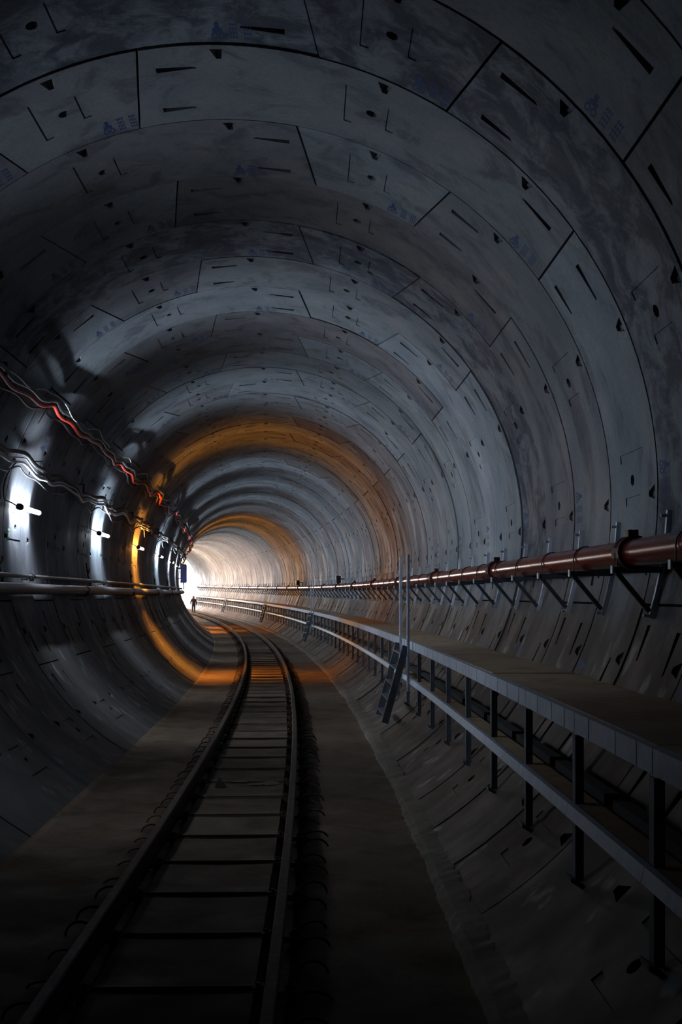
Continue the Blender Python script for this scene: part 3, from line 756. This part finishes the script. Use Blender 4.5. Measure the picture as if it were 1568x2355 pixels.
# ------------------------------------------------------------------ sign plate, blue box
e = empty('safety_sign'); place_origin(e, Z(11.62)); tag(e, 'small green and white safety sign beneath the nearest tube lamp', 'sign')
h0 = EYE + .86; x0 = -wall_lat(h0) + .012
mb = MB(); mb.box((x0 - .008, -.13, h0 - .075), (x0, .0, h0 + .075)); mb.obj('plate', M['green'], e, True)
mb = MB(); mb.box((x0, -.122, h0 + .035), (x0 + .002, -.01, h0 + .065)); mb.box((x0, -.11, h0 - .05), (x0 + .002, -.075, h0 + .02)); mb.bar((x0 + .001, -.06, h0 - .05), (x0 + .001, -.02, h0 + .015), .002, .014, (1, 0, 0)); mb.box((x0, -.05, h0 - .055), (x0 + .002, -.02, h0 - .042))
mb.obj('pictogram', M['white'], e, True)
e = empty('cabinet'); place_origin(e, Z(37.7)); tag(e, 'dark blue box standing out from the left lining before the bright tunnel mouth', 'cabinet')
mb = MB(); h0 = EYE + .93; mb.box((-3.20, -.3, h0 - .42), (-2.93, .3, h0 + .42)); mb.obj('box_body', M['blue'], e, True)
mb = MB(); mb.box((-2.93, -.27, h0 - .38), (-2.918, .27, h0 + .38)); mb.obj('door', M['blue'], e, True)
mb = MB(); mb.box((-3.40, -.25, h0 + .2), (-3.2, -.2, h0 + .25)); mb.box((-3.36, -.25, h0 - .25), (-3.2, -.2, h0 - .2)); mb.box((-3.40, .2, h0 + .2), (-3.2, .25, h0 + .25)); mb.obj('mount', M['dark'], e, True)
mb = MB(); mb.tube([(-3.06, -.1, h0 - .42), (-3.05, -.1, h0 - .6), (-3.06, -.08, h0 - .72)], .03, 8); mb.obj('cable', M['dark'], e, True)
# ------------------------------------------------------------------ person
def person():
    s = Z(76.0); root = empty('person'); place(root, s, -.32, .0)
    root.rotation_euler[2] += 0
    tag(root, 'person in a dark red jacket and black trousers walking between the rails towards the light', 'person')
    def skin(name, verts, edges, radii, mat, sub=1, rootv=0):
        me = bpy.data.meshes.new(name); me.from_pydata(verts, edges, []); me.materials.append(mat)
        o = mobj(name, me, root)
        sk = o.modifiers.new('skin', 'SKIN'); sk.use_smooth_shade = True
        for i, r_ in enumerate(radii):
            rr = r_ if isinstance(r_, tuple) else (r_, r_); me.skin_vertices[0].data[i].radius = rr
            me.skin_vertices[0].data[i].use_root = (i == rootv)
        sb = o.modifiers.new('subsurf', 'SUBSURF'); sb.levels = sub; sb.render_levels = sub
        return o
    jacket = plain('dark_red_jacket', (.07, .006, .006), .8); trous = plain('black_trousers', (.010, .012, .016), .85)
    skinm = plain('skin', (.35, .2, .14), .6); hair = plain('dark_hair', (.02, .014, .01), .7)
    F = .055
    V = [(0, 0, .86), (0, .01, 1.02), (0, .0, 1.20), (0, .0, 1.33), (0, .01, 1.42), (0, .03, 1.50), (0, .03, 1.585),     # pelvis..head 0-6
         (.17, 0, 1.335), (.235, -.03, 1.10), (.22, .05, .90),          # right arm 7-9
         (-.17, 0, 1.335), (-.245, .02, 1.10), (-.23, .09, .91),
         (.09, 0, .80), (.10, .10, .46), (.10, .02, .09), (.11, .15, .045),       # right leg 13-16
         (-.09, 0, .80), (-.10, .0, .46), (-.10, -.17, .13), (-.10, -.06, .045)]
    E = [(0, 1), (1, 2), (2, 3), (3, 4), (4, 5), (5, 6), (3, 7), (7, 8), (8, 9), (3, 10), (10, 11), (11, 12), (0, 13), (13, 14), (14, 15), (15, 16), (0, 17), (17, 18), (18, 19), (19, 20)]
    Rr = [(.15, .10), (.14, .095), (.165, .105), (.15, .095), (.05, .05), (.075, .085), (.085, .095), .065, .048, .036, .065, .048, .036, .085, .062, .045, .04, .085, .062, .045, .04]
    skin('body', V, E, Rr, trous, 2)
    J = [V[1], V[2], V[3], V[4], V[7], V[8], V[9], V[10], V[11], V[12]]
    skin('jacket', J, [(0, 1), (1, 2), (2, 3), (2, 4), (4, 5), (5, 6), (2, 7), (7, 8), (8, 9)], [(.165, .115), (.18, .12), (.165, .11), (.06, .06), .078, .06, .046, .078, .06, .046], jacket, 2)
    mb = MB(); n = 10; vs = []; 
    for i in range(7):
        a = math.pi * i / 6
        for k in range(n): b = 2 * math.pi * k / n; vs.append((.078 * math.sin(a) * math.cos(b), .03 + .09 * math.sin(a) * math.sin(b), 1.545 + .105 * math.cos(a)))
    mb.add(vs, [(i * n + k, i * n + (k + 1) % n, (i + 1) * n + (k + 1) % n, (i + 1) * n + k) for i in range(6) for k in range(n)], True); mb.obj('head', skinm, root, True)
    vs2 = [(x * 1.08, (y - .03) * 1.08 + .022, 1.552 + (z - 1.545) * 1.1) for x, y, z in vs if True]
    mb = MB(); mb.add(vs2, [(i * n + k, i * n + (k + 1) % n, (i + 1) * n + (k + 1) % n, (i + 1) * n + k) for i in range(3) for k in range(n)], True); mb.obj('hair', hair, root, True)
    for sx, w_ in ((1, V[9]), (-1, V[12])):
        h = [w_]; ed = []; ra = [.028]
        h.append((w_[0], w_[1] + .012, w_[2] - .055)); ed.append((0, 1)); ra.append((.036, .02))
        for j in range(4):
            k0 = len(h); L_ = (.062, .072, .068, .052)[j]
            h.append((w_[0] - .002 * sx, w_[1] - .012 + j * .017, w_[2] - .10)); h.append((w_[0] - .012 * sx, w_[1] - .012 + j * .017, w_[2] - .10 - L_ * .6)); h.append((w_[0] - .03 * sx, w_[1] - .01 + j * .016, w_[2] - .10 - L_))
            ed += [(1, k0), (k0, k0 + 1), (k0 + 1, k0 + 2)]; ra += [.0085, .008, .007]
        k0 = len(h); h.append((w_[0] - .01 * sx, w_[1] + .05, w_[2] - .06)); h.append((w_[0] - .02 * sx, w_[1] + .065, w_[2] - .10)); ed += [(1, k0), (k0, k0 + 1)]; ra += [.011, .008]
        skin('hand', h, ed, ra, skinm, 1)
    for q in (V[16], V[20]):
        mb = MB(); mb.tube([(q[0], q[1] - .17, .055), (q[0], q[1] - .10, .05), (q[0], q[1] + .02, .04), (q[0], q[1] + .09, .03)], [.045, .05, .045, .028], 8); mb.obj('shoe', trous, root, True)
    return root
person()
# daylight guide at the far mouth (sampling aid for the sky only)
pl = bpy.data.lights.new('mouth_daylight', 'AREA'); pl.shape = 'RECTANGLE'; pl.size = 7.4; pl.size_y = 7.4
pl.cycles.is_portal = True
po = bpy.data.objects.new('mouth_daylight', pl); COL.objects.link(po); x, y, th = frame(Z(Z_END) + .3)
po.location = pt(Z(Z_END) + .3, 0, HC); po.rotation_euler = (math.pi / 2, 0, -th + math.pi * 0)
# area lights shine along local -Z: turn it to face back down the tunnel
po.rotation_euler = (-math.pi / 2, 0, -th)
